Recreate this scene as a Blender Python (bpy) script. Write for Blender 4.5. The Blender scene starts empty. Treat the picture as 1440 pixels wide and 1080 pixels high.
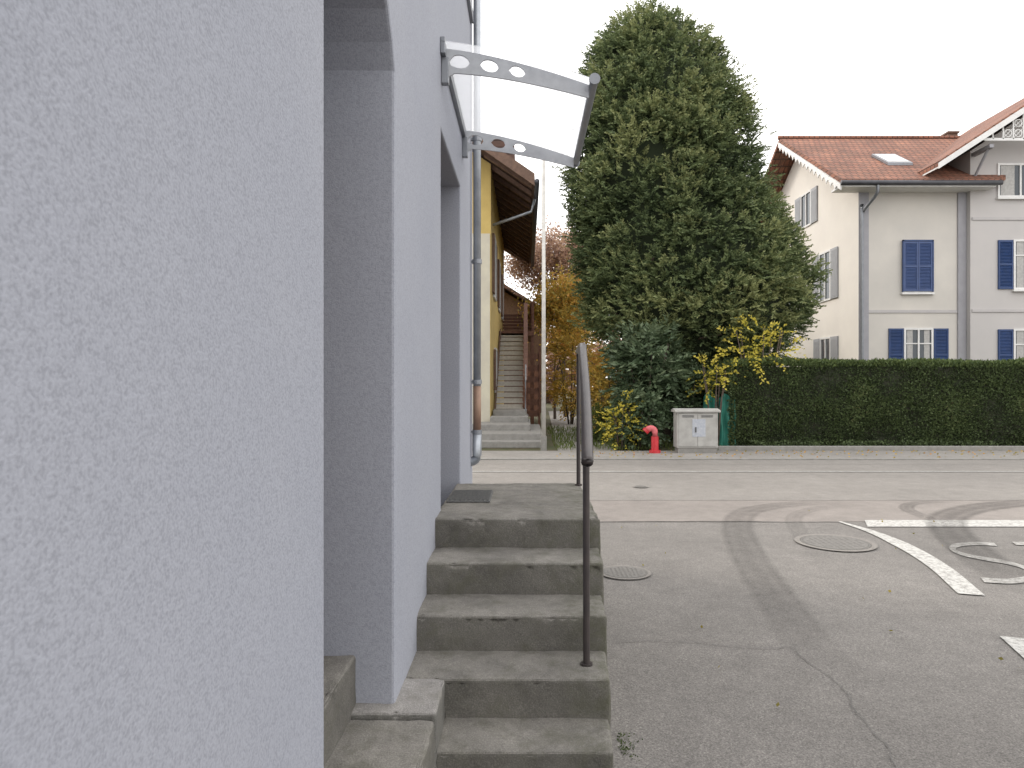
import bpy, bmesh, math, random
import numpy as np
from mathutils import Vector, noise
random.seed(7); rng=np.random.default_rng(7)
scene=bpy.context.scene
COL=scene.collection
WP={}   # world position of objects by name

# ------------------------------------------------------------------ materials
def new_mat(name):
    m=bpy.data.materials.new(name); m.use_nodes=True
    nt=m.node_tree; nt.nodes.clear()
    out=nt.nodes.new('ShaderNodeOutputMaterial'); b=nt.nodes.new('ShaderNodeBsdfPrincipled')
    nt.links.new(b.outputs[0],out.inputs[0])
    return m,nt,b,out
def N(nt,t,**k):
    n=nt.nodes.new(t)
    for a,v in k.items(): setattr(n,a,v)
    return n
def noise_node(nt,scale,detail=4,rough=.55,vec=None,dist=0):
    n=N(nt,'ShaderNodeTexNoise'); n.inputs['Scale'].default_value=scale; n.inputs['Detail'].default_value=detail
    n.inputs['Roughness'].default_value=rough; n.inputs['Distortion'].default_value=dist
    if vec is None:
        g=N(nt,'ShaderNodeNewGeometry'); vec=g.outputs['Position']
    nt.links.new(vec,n.inputs['Vector']); return n
def ramp(nt,fac,stops):
    r=N(nt,'ShaderNodeValToRGB'); e=r.color_ramp.elements
    while len(e)<len(stops): e.new(.5)
    for i,(p,c) in enumerate(stops):
        e[i].position=p; e[i].color=(c[0],c[1],c[2],1) if hasattr(c,'__len__') else (c,c,c,1)
    nt.links.new(fac,r.inputs[0]); return r
def mix(nt,fac,a,b,mode='MIX'):
    m=N(nt,'ShaderNodeMix',data_type='RGBA',blend_type=mode)
    for s,v in ((0,fac),(6,a),(7,b)):
        if isinstance(v,bpy.types.NodeSocket): nt.links.new(v,m.inputs[s])
        else: m.inputs[s].default_value=v if s==0 else (v[0],v[1],v[2],1)
    return m.outputs[2]
def bump(nt,b,height,strength,dist,prev=None):
    n=N(nt,'ShaderNodeBump'); n.inputs['Strength'].default_value=strength; n.inputs['Distance'].default_value=dist
    nt.links.new(height,n.inputs['Height'])
    if prev: nt.links.new(prev,n.inputs['Normal'])
    nt.links.new(n.outputs[0],b.inputs['Normal']); return n.outputs[0]
def mat(name,c1,c2=None,scale=8,rough=.7,bs=0,bd=.005,bscale=60,metal=0,c3=None,scale2=1.2):
    m,nt,b,o=new_mat(name)
    if c2 is None: c2=tuple(x*.8 for x in c1)
    n=noise_node(nt,scale,6,.6)
    r=ramp(nt,n.outputs[0],[(.32,c1),(.68,c2)])
    col=r.outputs[0]
    if c3:
        n2=noise_node(nt,scale2,5,.6); r2=ramp(nt,n2.outputs[0],[(.45,0.),(.7,1.)])
        col=mix(nt,r2.outputs[0],col,c3)
    nt.links.new(col,b.inputs['Base Color'])
    b.inputs['Roughness'].default_value=rough; b.inputs['Metallic'].default_value=metal
    if bs: bump(nt,b,noise_node(nt,bscale,4,.6).outputs[0],bs,bd)
    return m
def stucco(name,c1,c2,scale,bs,bd):
    m,nt,b,o=new_mat(name)
    n1=noise_node(nt,scale,2,.5); n2=noise_node(nt,scale*.5,1,.5)
    a=N(nt,'ShaderNodeMath',operation='ADD'); nt.links.new(n1.outputs[0],a.inputs[0]); nt.links.new(n2.outputs[0],a.inputs[1])
    hm=N(nt,'ShaderNodeMath',operation='MULTIPLY'); nt.links.new(a.outputs[0],hm.inputs[0]); hm.inputs[1].default_value=.5
    cr=ramp(nt,hm.outputs[0],[(.34,tuple(x*.85 for x in c1)),(.5,c1),(.64,tuple(min(1,x*1.07) for x in c1))])
    big=noise_node(nt,.9,6,.65); br=ramp(nt,big.outputs[0],[(.38,0.),(.72,.8)])
    nt.links.new(mix(nt,br.outputs[0],cr.outputs[0],mix(nt,1.,cr.outputs[0],c2,'MULTIPLY')),b.inputs['Base Color'])
    b.inputs['Roughness'].default_value=.9
    bump(nt,b,hm.outputs[0],bs,bd); return m
def leafmat(name,stops,trans=.25,rough=.6):
    m,nt,b,o=new_mat(name)
    at=N(nt,'ShaderNodeAttribute',attribute_name='tint')
    r=ramp(nt,at.outputs['Fac'],stops)
    nt.links.new(r.outputs[0],b.inputs['Base Color']); b.inputs['Roughness'].default_value=rough
    b.inputs['Specular IOR Level'].default_value=.25
    t=N(nt,'ShaderNodeBsdfTranslucent'); nt.links.new(r.outputs[0],t.inputs[0])
    mx=N(nt,'ShaderNodeMixShader'); mx.inputs[0].default_value=trans
    nt.links.new(b.outputs[0],mx.inputs[1]); nt.links.new(t.outputs[0],mx.inputs[2]); nt.links.new(mx.outputs[0],o.inputs[0])
    return m
def tiles(name,axis,c1,c2,c3,w=.22,h=.2):
    m,nt,b,o=new_mat(name)
    g=N(nt,'ShaderNodeNewGeometry'); s=N(nt,'ShaderNodeSeparateXYZ'); nt.links.new(g.outputs['Position'],s.inputs[0])
    c=N(nt,'ShaderNodeCombineXYZ'); nt.links.new(s.outputs[axis],c.inputs[0]); nt.links.new(s.outputs[2],c.inputs[1])
    br=N(nt,'ShaderNodeTexBrick'); nt.links.new(c.outputs[0],br.inputs[0])
    br.inputs['Scale'].default_value=1; br.inputs['Brick Width'].default_value=w; br.inputs['Row Height'].default_value=h
    br.inputs['Mortar Size'].default_value=.022; br.inputs['Mortar Smooth'].default_value=.6
    br.inputs['Color1'].default_value=(*c1,1); br.inputs['Color2'].default_value=(*c2,1); br.inputs['Mortar'].default_value=(.07,.036,.026,1)
    n=noise_node(nt,3.,6,.7); r=ramp(nt,n.outputs[0],[(.4,0.),(.66,.85)])
    x=mix(nt,r.outputs[0],br.outputs[0],c3)
    n2=noise_node(nt,.7,4,.6); r2=ramp(nt,n2.outputs[0],[(.35,.75),(.65,1.15)])
    nt.links.new(mix(nt,1.,x,r2.outputs[0],'MULTIPLY'),b.inputs['Base Color']); b.inputs['Roughness'].default_value=.8
    inv=N(nt,'ShaderNodeMath',operation='SUBTRACT'); inv.inputs[0].default_value=1; nt.links.new(br.outputs['Fac'],inv.inputs[1])
    bump(nt,b,inv.outputs[0],.8,.03); return m

M={}
M['stucco']=stucco('grey_blue_stucco',(.322,.332,.375),(.90,.91,.93),190,.5,.0028)
M['stucco_far']=mat('cream_render',(.60,.565,.515),(.55,.52,.48),.8,.9,c3=(.50,.475,.44),scale2=.35)
M['sunlit_render']=mat('sunlit_side_render',(.74,.70,.64),(.68,.64,.59),.8,.9)  # paler than the front render: warm sunlight on the side painted into the colour
M['lilac']=mat('lilac_trim_paint',(.33,.325,.345),(.29,.285,.305),3,.8)
M['band_paint']=mat('faded_string_course_paint',(.46,.44,.43),(.42,.40,.40),3,.8)
M['lilac_wall']=mat('pale_lilac_render',(.50,.475,.46),(.46,.44,.43),.8,.9)
M['yellow']=mat('ochre_yellow_render',(.58,.43,.15),(.50,.36,.12),2,.85,.2,.01)
M['cream']=mat('cream_plaster',(.60,.56,.44),(.50,.46,.38),2,.85)
M['wood']=mat('brown_timber',(.17,.10,.068),(.10,.06,.043),9,.75,.3,.01,30)
M['redwood']=mat('red_brown_timber',(.21,.10,.065),(.13,.062,.045),9,.7)
M['greywood']=mat('weathered_grey_timber',(.55,.52,.47),(.42,.40,.36),12,.8)
M['white']=mat('white_paint',(.72,.71,.69),(.62,.61,.60),5,.5)
M['polewhite']=mat('pale_pole_paint',(.62,.60,.56),(.45,.43,.40),6,.5)
M['navy']=mat('navy_blue_paint',(.010,.042,.15),(.008,.032,.11),5,.45)
M['slate']=mat('slate_blue_paint',(.045,.08,.20),(.038,.066,.165),5,.5)
M['shgrey']=mat('grey_shutter_paint',(.34,.345,.36),(.29,.295,.31),5,.5)
M['roof_x']=tiles('clay_roof_tiles_long',0,(.34,.145,.085),(.25,.10,.063),(.16,.085,.06))
M['roof_y']=tiles('clay_roof_tiles_cross',1,(.32,.135,.08),(.24,.097,.062),(.16,.085,.06))
M['roof_old']=tiles('old_brown_roof_tiles',1,(.17,.085,.06),(.12,.065,.05),(.08,.055,.045))
M['zinc']=mat('galvanised_zinc',(.40,.42,.45),(.28,.30,.33),7,.42,metal=.65)
M['copper']=mat('rusty_brown_pipe',(.30,.19,.13),(.24,.15,.11),9,.55,metal=.2)
M['steel']=mat('grey_painted_steel',(.25,.26,.28),(.20,.21,.23),9,.4,metal=.4)
M['bracket']=mat('brushed_aluminium',(.44,.45,.47),(.37,.38,.40),20,.5,metal=.3)
M['rail']=mat('dark_brown_rail',(.06,.048,.045),(.038,.032,.032),14,.36)
M['darkmetal']=mat('dark_gutter_metal',(.09,.09,.10),(.06,.06,.07),5,.5,metal=.3)
M['seam']=mat('dark_bitumen_seam',(.10,.095,.09),(.17,.16,.15),9,.9)
M['cab']=mat('beige_grey_polyester',(.42,.41,.385),(.36,.35,.33),3,.6,c3=(.30,.29,.27),scale2=4)
M['cabdark']=mat('dark_vent_grey',(.10,.10,.10),(.07,.07,.07),9,.6)
M['paper']=mat('weathered_paper',(.47,.48,.50),(.34,.37,.43),22,.7)
M['red']=mat('red_enamel',(.55,.03,.04),(.42,.025,.03),9,.4)
M['pink']=mat('faded_pink_enamel',(.62,.16,.17),(.5,.09,.10),9,.5)
M['teal']=mat('green_tarp',(.03,.20,.15),(.02,.14,.10),4,.6,.4,.03,4)
M['soil']=mat('soil_and_grass',(.055,.07,.025),(.10,.075,.04),2.5,.95,.6,.04,12)
M['iron']=mat('cast_iron_dusty',(.16,.152,.142),(.225,.212,.195),40,.75,.8,.006,90,metal=.1)
M['mat']=mat('rubber_grate',(.095,.095,.095),(.14,.14,.135),60,.8)
M['bark']=mat('bark',(.11,.08,.06),(.06,.045,.036),12,.9,.6,.02,20)
M['door']=mat('dark_door_paint',(.10,.09,.09),(.08,.07,.07),5,.5)
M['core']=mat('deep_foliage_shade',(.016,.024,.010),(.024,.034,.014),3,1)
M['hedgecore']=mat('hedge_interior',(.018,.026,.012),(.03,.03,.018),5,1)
M['curtain']=mat('pale_curtain',(.45,.44,.42),(.34,.33,.32),14,.8)
m,nt,b,o=new_mat('window_glass'); b.inputs['Base Color'].default_value=(.05,.06,.07,1); b.inputs['Roughness'].default_value=.08
M['glass']=m
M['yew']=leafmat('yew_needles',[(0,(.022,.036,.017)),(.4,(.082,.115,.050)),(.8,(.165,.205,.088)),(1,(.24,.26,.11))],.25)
M['hedge']=leafmat('hedge_leaves',[(0,(.034,.048,.020)),(.5,(.085,.118,.046)),(.88,(.13,.17,.065)),(1,(.165,.165,.075))],.18)
M['hedgetop']=leafmat('hedge_top_leaves',[(0,(.06,.09,.035)),(1,(.13,.17,.055))],.2)
M['laurel']=leafmat('laurel_leaves',[(0,(.035,.055,.028)),(.6,(.09,.13,.068)),(1,(.17,.21,.12))],.18,.4)
M['gold']=leafmat('golden_leaves',[(0,(.24,.24,.035)),(.5,(.50,.43,.06)),(1,(.72,.60,.12))],.35)
M['autumn']=leafmat('autumn_leaves',[(0,(.20,.18,.05)),(.35,(.40,.31,.07)),(.7,(.58,.36,.07)),(1,(.52,.24,.08))],.35)
M['russet']=leafmat('russet_leaves',[(0,(.28,.19,.16)),(.5,(.44,.29,.22)),(1,(.55,.38,.22))],.35)
M['weed']=leafmat('weed_leaves',[(0,(.04,.065,.02)),(1,(.13,.16,.04))],.2)
def concrete(name,tread,riser,moss):
    m,nt,b,o=new_mat(name)
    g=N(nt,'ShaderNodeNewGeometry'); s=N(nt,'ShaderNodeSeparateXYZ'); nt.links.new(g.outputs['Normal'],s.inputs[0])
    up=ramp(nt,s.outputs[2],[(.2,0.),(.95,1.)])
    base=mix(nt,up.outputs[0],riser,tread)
    n=noise_node(nt,3.5,8,.7); r=ramp(nt,n.outputs[0],[(.3,.6),(.5,1.0),(.72,1.3)])
    c=mix(nt,1.,base,r.outputs[0],'MULTIPLY')
    f=noise_node(nt,170,3,.6); fr=ramp(nt,f.outputs[0],[(.3,.7),(.55,1.),(.72,1.4)])
    c=mix(nt,1.,c,fr.outputs[0],'MULTIPLY')
    n3=noise_node(nt,6.,8,.75,dist=.4); r3=ramp(nt,n3.outputs[0],[(.48,0.),(.66,.6)])
    c=mix(nt,r3.outputs[0],c,moss)
    p=N(nt,'ShaderNodeSeparateXYZ'); nt.links.new(g.outputs['Position'],p.inputs[0])
    mr=N(nt,'ShaderNodeMapRange'); mr.inputs[1].default_value=.12; mr.inputs[2].default_value=.42; nt.links.new(p.outputs[0],mr.inputs[0])
    n5=noise_node(nt,11,8,.8); r5=ramp(nt,n5.outputs[0],[(.42,0.),(.6,.75)])
    mm=N(nt,'ShaderNodeMath',operation='MULTIPLY'); nt.links.new(mr.outputs[0],mm.inputs[0]); nt.links.new(r5.outputs[0],mm.inputs[1])
    c=mix(nt,mm.outputs[0],c,(.072,.074,.042))
    n4=noise_node(nt,19.,8,.8); r4=ramp(nt,n4.outputs[0],[(.64,0.),(.74,.25)])
    c=mix(nt,r4.outputs[0],c,(.30,.29,.265))
    nt.links.new(c,b.inputs['Base Color']); b.inputs['Roughness'].default_value=.92
    q=bump(nt,b,noise_node(nt,26,6,.7).outputs[0],.5,.010)
    bump(nt,b,f.outputs[0],.5,.003,q); return m
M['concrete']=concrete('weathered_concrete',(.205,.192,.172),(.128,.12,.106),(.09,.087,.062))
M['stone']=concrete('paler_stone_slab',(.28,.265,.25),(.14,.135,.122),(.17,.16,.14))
M['kerb']=mat('kerb_stone',(.28,.27,.25),(.21,.20,.185),9,.9,.4,.006)
def asphalt(name,c,lo=.75,hi=1.25,spk=1.0):
    m,nt,b,o=new_mat(name)
    f=noise_node(nt,130,3,.7); fr=ramp(nt,f.outputs[0],[(.3,.45),(.52,.95),(.66,1.4),(.74,2.1)])
    base=mix(nt,spk,c,mix(nt,1.,c,fr.outputs[0],'MULTIPLY'))
    n=noise_node(nt,.55,7,.65,dist=.3); r=ramp(nt,n.outputs[0],[(.3,lo),(.7,hi)])
    x=mix(nt,1.,base,r.outputs[0],'MULTIPLY')
    n2=noise_node(nt,5,6,.7); r2=ramp(nt,n2.outputs[0],[(.35,.9),(.65,1.08)])
    x=mix(nt,1.,x,r2.outputs[0],'MULTIPLY')
    n3=noise_node(nt,1.7,8,.75,dist=.8); r3=ramp(nt,n3.outputs[0],[(.60,0.),(.68,.25)])
    x=mix(nt,r3.outputs[0],x,tuple(q*.65 for q in c))
    nt.links.new(x,b.inputs['Base Color']); b.inputs['Roughness'].default_value=.9
    bump(nt,b,f.outputs[0],.6,.004); return m
M['asphalt']=asphalt('side_street_asphalt',(.200,.186,.172),.86,1.15)
M['asphalt2']=asphalt('main_road_asphalt',(.240,.222,.203),.88,1.12,.6)
M['band']=asphalt('worn_pavement_asphalt',(.252,.225,.205),.85,1.15,.7)
M['pave']=asphalt('pale_pavement',(.27,.252,.232),.88,1.12,.5)
def worn(name,c,thr=.40,base=(.20,.187,.173)):
    m,nt,b,o=new_mat(name)
    n=noise_node(nt,26,9,.85); r=ramp(nt,n.outputs[0],[(thr,.1),(thr+.14,1.)])
    nt.links.new(mix(nt,r.outputs[0],base,c),b.inputs['Base Color']); b.inputs['Roughness'].default_value=.8; return m
M['paint']=worn('worn_white_road_paint',(.54,.53,.50))
M['paint_faded']=worn('faded_white_road_paint',(.46,.45,.425),.43)
m,nt,b,o=new_mat('tyre_rubber_smear'); b.inputs['Base Color'].default_value=(.06,.056,.052,1); b.inputs['Roughness'].default_value=.8
at=N(nt,'ShaderNodeAttribute',attribute_name='tint'); n=noise_node(nt,9,6,.75); r=ramp(nt,n.outputs[0],[(.25,.35),(.7,1.)])
mm=N(nt,'ShaderNodeMath',operation='MULTIPLY'); nt.links.new(at.outputs['Fac'],mm.inputs[0]); nt.links.new(r.outputs[0],mm.inputs[1]); nt.links.new(mm.outputs[0],b.inputs['Alpha'])
M['tyre']=m
# canopy sheet
m,nt,b,o=new_mat('clear_acrylic_with_dirt')
b.inputs['Base Color'].default_value=(.9,.9,.92,1); b.inputs['Roughness'].default_value=.15
tr=N(nt,'ShaderNodeBsdfTransparent'); tr.inputs[0].default_value=(.98,.985,.99,1)
g=N(nt,'ShaderNodeNewGeometry'); s=N(nt,'ShaderNodeSeparateXYZ'); nt.links.new(g.outputs['Position'],s.inputs[0])
mp=N(nt,'ShaderNodeMapping'); mp.inputs['Scale'].default_value=(9,2.6,9); nt.links.new(g.outputs['Position'],mp.inputs[0])
n=noise_node(nt,5.5,9,.85,vec=mp.outputs[0]); nr=ramp(nt,n.outputs[0],[(.43,0.),(.50,1.)])
mr=N(nt,'ShaderNodeMapRange'); mr.inputs[1].default_value=-.02; mr.inputs[2].default_value=.10; nt.links.new(s.outputs[0],mr.inputs[0])
mu=N(nt,'ShaderNodeMath',operation='MULTIPLY'); nt.links.new(nr.outputs[0],mu.inputs[0]); nt.links.new(mr.outputs[0],mu.inputs[1])
ma=N(nt,'ShaderNodeMath',operation='MULTIPLY_ADD'); nt.links.new(mu.outputs[0],ma.inputs[0]); ma.inputs[1].default_value=.55; ma.inputs[2].default_value=.30
tl=N(nt,'ShaderNodeBsdfTranslucent'); tl.inputs[0].default_value=(.97,.97,.98,1)
m2=N(nt,'ShaderNodeMixShader'); m2.inputs[0].default_value=.94; nt.links.new(b.outputs[0],m2.inputs[1]); nt.links.new(tl.outputs[0],m2.inputs[2])
ms=N(nt,'ShaderNodeMixShader'); nt.links.new(ma.outputs[0],ms.inputs[0]); nt.links.new(tr.outputs[0],ms.inputs[1]); nt.links.new(m2.outputs[0],ms.inputs[2]); nt.links.new(ms.outputs[0],o.inputs[0])
M['acrylic']=m

# ------------------------------------------------------------------ mesh helpers
class MB:
    def __init__(s): s.v=[]; s.f=[]; s.m=[]
    def add(s,vs,fs,mi=0):
        o=len(s.v); s.v+= [tuple(p) for p in vs]; s.f+=[tuple(i+o for i in f) for f in fs]; s.m+=[mi]*len(fs); return s
    def box(s,x0,x1,y0,y1,z0,z1,mi=0):
        return s.add([(x0,y0,z0),(x1,y0,z0),(x1,y1,z0),(x0,y1,z0),(x0,y0,z1),(x1,y0,z1),(x1,y1,z1),(x0,y1,z1)],
          [(3,2,1,0),(4,5,6,7),(0,1,5,4),(1,2,6,5),(2,3,7,6),(3,0,4,7)],mi)
    def prism(s,pts,ax,a,b,mi=0):
        def P(p,t):
            return {'x':(t,p[0],p[1]),'y':(p[0],t,p[1]),'z':(p[0],p[1],t)}[ax]
        n=len(pts); vs=[P(p,a) for p in pts]+[P(p,b) for p in pts]
        fs=[tuple(range(n)),tuple(range(2*n-1,n-1,-1))]+[(i,i+n,(i+1)%n+n,(i+1)%n) for i in range(n)]
        return s.add(vs,fs,mi)
    def slab(s,pts,t,mi=0):
        n=len(pts); vs=[tuple(p) for p in pts]+[(p[0],p[1],p[2]-t) for p in pts]
        return s.add(vs,[tuple(range(n)),tuple(range(2*n-1,n-1,-1))]+[(i,i+n,(i+1)%n+n,(i+1)%n) for i in range(n)],mi)
    def tube(s,pts,rad,n=8,mi=0,cap=True,flat=None):
        pts=[Vector(p) for p in pts]
        if not hasattr(rad,'__len__'): rad=[rad]*len(pts)
        vs=[];up=Vector((0,0,1))
        for i,p in enumerate(pts):
            d=(pts[min(i+1,len(pts)-1)]-pts[max(i-1,0)]).normalized()
            u=d.cross(up)
            if u.length<.05: u=d.cross(Vector((0,1,0)))
            u.normalize(); w=u.cross(d).normalized()
            for k in range(n):
                a=2*math.pi*k/n; q=flat if flat else 1
                vs.append(p+u*math.cos(a)*rad[i]+w*math.sin(a)*rad[i]*q)
        fs=[]
        for i in range(len(pts)-1):
            for k in range(n):
                fs.append((i*n+k,i*n+(k+1)%n,(i+1)*n+(k+1)%n,(i+1)*n+k))
        if cap: fs+= [tuple(range(n-1,-1,-1)),tuple(range((len(pts)-1)*n,len(pts)*n))]
        return s.add(vs,fs,mi)
    def quadstrip(s,pts,w,z,mi=0,fn=None):
        vs=[];fs=[]
        for i,p in enumerate(pts):
            a=pts[max(i-1,0)];b=pts[min(i+1,len(pts)-1)]
            d=Vector((b[0]-a[0],b[1]-a[1])).normalized(); n_=Vector((-d.y,d.x))
            ww=w[i] if hasattr(w,'__len__') else w
            q=[(p[0]+n_.x*ww/2,p[1]+n_.y*ww/2),(p[0]-n_.x*ww/2,p[1]-n_.y*ww/2)]
            for t in q:
                if fn: t=fn(*t)
                vs.append((t[0],t[1],z))
        for i in range(len(pts)-1): fs.append((2*i,2*i+1,2*i+3,2*i+2))
        return s.add(vs,fs,mi)
def finish(o,name,parent,origin,label,cat,kind,group,smooth,bevel):
    WP[o.name]=Vector(origin)
    if parent is not None:
        o.parent=parent; o.location=Vector(origin)-WP[parent.name]
    else: o.location=origin
    COL.objects.link(o)
    if label: o['label']=label
    if cat: o['category']=cat
    if kind: o['kind']=kind
    if group: o['group']=group
    if bevel:
        md=o.modifiers.new('Bevel','BEVEL'); md.width=bevel; md.segments=2; md.limit_method='ANGLE'; md.angle_limit=math.radians(40)
    if smooth:
        o.data.polygons.foreach_set('use_smooth',[True]*len(o.data.polygons))
    return o
def build(mb,name,mats,parent=None,origin=None,label=None,cat=None,kind=None,group=None,smooth=False,bevel=0,merge=True):
    if not isinstance(mats,(list,tuple)): mats=[mats]
    if origin is None:
        if parent is not None: origin=tuple(WP[parent.name])
        else:
            a=np.array(mb.v); lo=a.min(0);hi=a.max(0); origin=((lo[0]+hi[0])/2,(lo[1]+hi[1])/2,lo[2])
    me=bpy.data.meshes.new(name)
    me.from_pydata([(p[0]-origin[0],p[1]-origin[1],p[2]-origin[2]) for p in mb.v],[],mb.f)
    for x in mats: me.materials.append(M[x])
    me.polygons.foreach_set('material_index',mb.m)
    if merge:
        bm=bmesh.new(); bm.from_mesh(me); bmesh.ops.remove_doubles(bm,verts=bm.verts,dist=.0004)
        bmesh.ops.recalc_face_normals(bm,faces=bm.faces); bm.to_mesh(me); bm.free()
    me.update()
    o=bpy.data.objects.new(name,me)
    return finish(o,name,parent,origin,label,cat,kind,group,smooth,bevel)
def empty(name,loc,label,cat,group=None):
    o=bpy.data.objects.new(name,None); o.location=loc; COL.objects.link(o); WP[o.name]=Vector(loc); o.empty_display_size=.3
    o['label']=label; o['category']=cat
    if group: o['group']=group
    return o
def catmull(pts,n=10):
    P=[np.array(p,float) for p in pts]; P=[2*P[0]-P[1]]+P+[2*P[-1]-P[-2]]; out=[]
    for i in range(1,len(P)-2):
        for k in range(n):
            t=k/n; a,b,c,d=P[i-1],P[i],P[i+1],P[i+2]
            out.append(.5*((2*b)+(-a+c)*t+(2*a-5*b+4*c-d)*t*t+(-a+3*b-3*c+d)*t**3))
    out.append(P[-2]); return out
def nrm(a): return a/np.maximum(np.linalg.norm(a,axis=-1,keepdims=True),1e-6)
def leafmesh(name,base,dirs,L,W,tint,matn,parent=None,origin=(0,0,0),**kw):
    n=len(base); dirs=nrm(dirs); r=nrm(rng.normal(size=(n,3))); side=nrm(np.cross(dirs,r))
    L=np.broadcast_to(np.asarray(L,float).reshape(-1,1) if np.ndim(L) else L,(n,1)); W=np.broadcast_to(np.asarray(W,float).reshape(-1,1) if np.ndim(W) else W,(n,1))
    v=np.empty((n,4,3)); v[:,0]=base; v[:,1]=base+dirs*L*.45+side*W*.5; v[:,2]=base+dirs*L; v[:,3]=base+dirs*L*.45-side*W*.5
    if parent is not None and origin==(0,0,0): origin=tuple(WP[parent.name])
    v-=np.array(origin)
    me=bpy.data.meshes.new(name); me.vertices.add(4*n); me.vertices.foreach_set('co',v.reshape(-1).astype(np.float32))
    me.loops.add(4*n); me.loops.foreach_set('vertex_index',np.arange(4*n,dtype=np.int32))
    me.polygons.add(n); me.polygons.foreach_set('loop_start',np.arange(0,4*n,4,dtype=np.int32)); 
    me.update(calc_edges=True); me.validate()
    a=me.attributes.new('tint','FLOAT','POINT'); a.data.foreach_set('value',np.repeat(np.clip(tint,0,1),4).astype(np.float32))
    me.materials.append(M[matn]); o=bpy.data.objects.new(name,me)
    return finish(o,name,parent,origin,kw.get('label'),kw.get('cat'),kw.get('kind'),kw.get('group'),False,0)

# ------------------------------------------------------------------ ground, roads
mb=MB(); mb.add([(-250,-60,0),(250,-60,0),(250,400,0),(-250,400,0)],[(0,1,2,3)])
build(mb,'ground','soil',kind='structure',label='grassy soil ground beyond the street',origin=(0,0,0))
mb=MB(); mb.add([(-60,-40,.004),(80,-40,.004),(80,9.3,.004),(-60,9.3,.004)],[(0,1,2,3)])
build(mb,'side_street','asphalt',kind='structure',label='grey worn asphalt side street')
mb=MB(); mb.add([(-80,9.3,.004),(100,9.3,.004),(100,14.35,.004),(-80,14.35,.004)],[(0,1,2,3)])
build(mb,'main_road','asphalt2',kind='structure',label='paler asphalt main road crossing the junction')
mb=MB(); mb.add([(-30,7.9,.008),(60,7.9,.008),(60,9.35,.008),(-30,9.35,.008)],[(0,1,2,3)])
build(mb,'pavement_crossing','band',kind='structure',label='pinkish worn asphalt strip across the side street')
mb=MB(); mb.box(-80,100,14.35,14.5,0,.03); build(mb,'kerb','kerb',kind='structure',bevel=.012)
mb=MB(); mb.box(-80,100,14.5,16.1,0,.026); build(mb,'pavement','pave',kind='structure')
mb=MB(); mb.add([(.75,16.1,.01),(2.1,16.1,.01),(2.6,40,.01),(1.3,40,.01)],[(0,1,2,3)])
build(mb,'garden_path','pave',kind='structure')
def seam(pts,w,n=6,jit=.012):
    c=catmull(pts,n); c=[(p[0]+random.uniform(-jit,jit),p[1]+random.uniform(-jit,jit)) for p in c]
    mb.quadstrip(c,[w*random.uniform(.4,1.2) for _ in c],.0125)
mb=MB()
seam([(.6,7.88),(2,7.9),(3.3,7.87),(3.7,7.88)],.02)
seam([(.55,4.2),(.9,4.22),(1.4,4.12),(1.6,4.13)],.006)
seam([(1.6,4.13),(1.62,3.9),(1.66,3.6),(1.6,3.3),(1.58,3.0),(1.5,2.7),(1.52,2.4)],.006,9,.01)
mb.quadstrip([(-30,9.33),(60,9.33)],.012,.0125)
mb.quadstrip([(-30,13.5),(60,13.5)],.012,.0125)
build(mb,'road_joint','seam',kind='structure',label='dark seams in the asphalt',merge=False)
def marking(mb,label,m='paint'): return build(mb,'road_marking',m,kind='structure',label=label,merge=False)
mb=MB(); mb.quadstrip([(-40,12.4),(60,12.4)],.12,.0125); marking(mb,'thin faded white edge line on the main road','paint_faded')
mb=MB(); mb.add([(3.80,7.60,.0125),(12,7.60,.0125),(12,7.97,.0125),(3.95,7.97,.0125)],[(0,1,2,3)]); marking(mb,'broad white stop line')
mb=MB(); c=catmull([(3.62,7.88),(3.72,7.3),(3.70,6.6),(3.58,5.9),(3.36,5.15)],8); mb.quadstrip(c,[.04+.14*min(1,i/14) for i in range(len(c))],.013); marking(mb,'white curved centre line tapering to a point')
mb=MB(); mb.quadstrip(catmull([(3.06,4.28),(2.95,3.9),(2.8,3.4),(2.62,2.8)],5),.16,.0125); marking(mb,'white centre line dash')
letters={'S':[[(.93,.97),(.68,.995),(.38,.985),(.12,.92),(.03,.80),(.15,.66),(.45,.54),(.80,.42),(.97,.25),(.85,.09),(.55,.01),(.30,.005),(.05,.03)]],
'T':[[(0,1),(1,1)],[(.5,1),(.5,0)]],
'O':[[(.5,1),(.12,.9),(0,.5),(.12,.1),(.5,0),(.88,.1),(1,.5),(.88,.9),(.5,1)]],
'P':[[(0,0),(0,1)],[(0,1),(.7,.98),(1,.76),(.7,.53),(0,.5)]]}
mb=MB(); x0=3.66
for k,ch_ in enumerate('STOP'):
    for st in letters[ch_]:
        pts=st if len(st)==2 else [tuple(q) for q in catmull(st,5)]
        mb.quadstrip(pts,.105,.0125+.0004*k,fn=lambda u,v: (x0+u*.52+v*.52,5.50+v*1.30))
    x0+=.68
marking(mb,'faded white painted word STOP on the asphalt','paint_faded')
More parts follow.
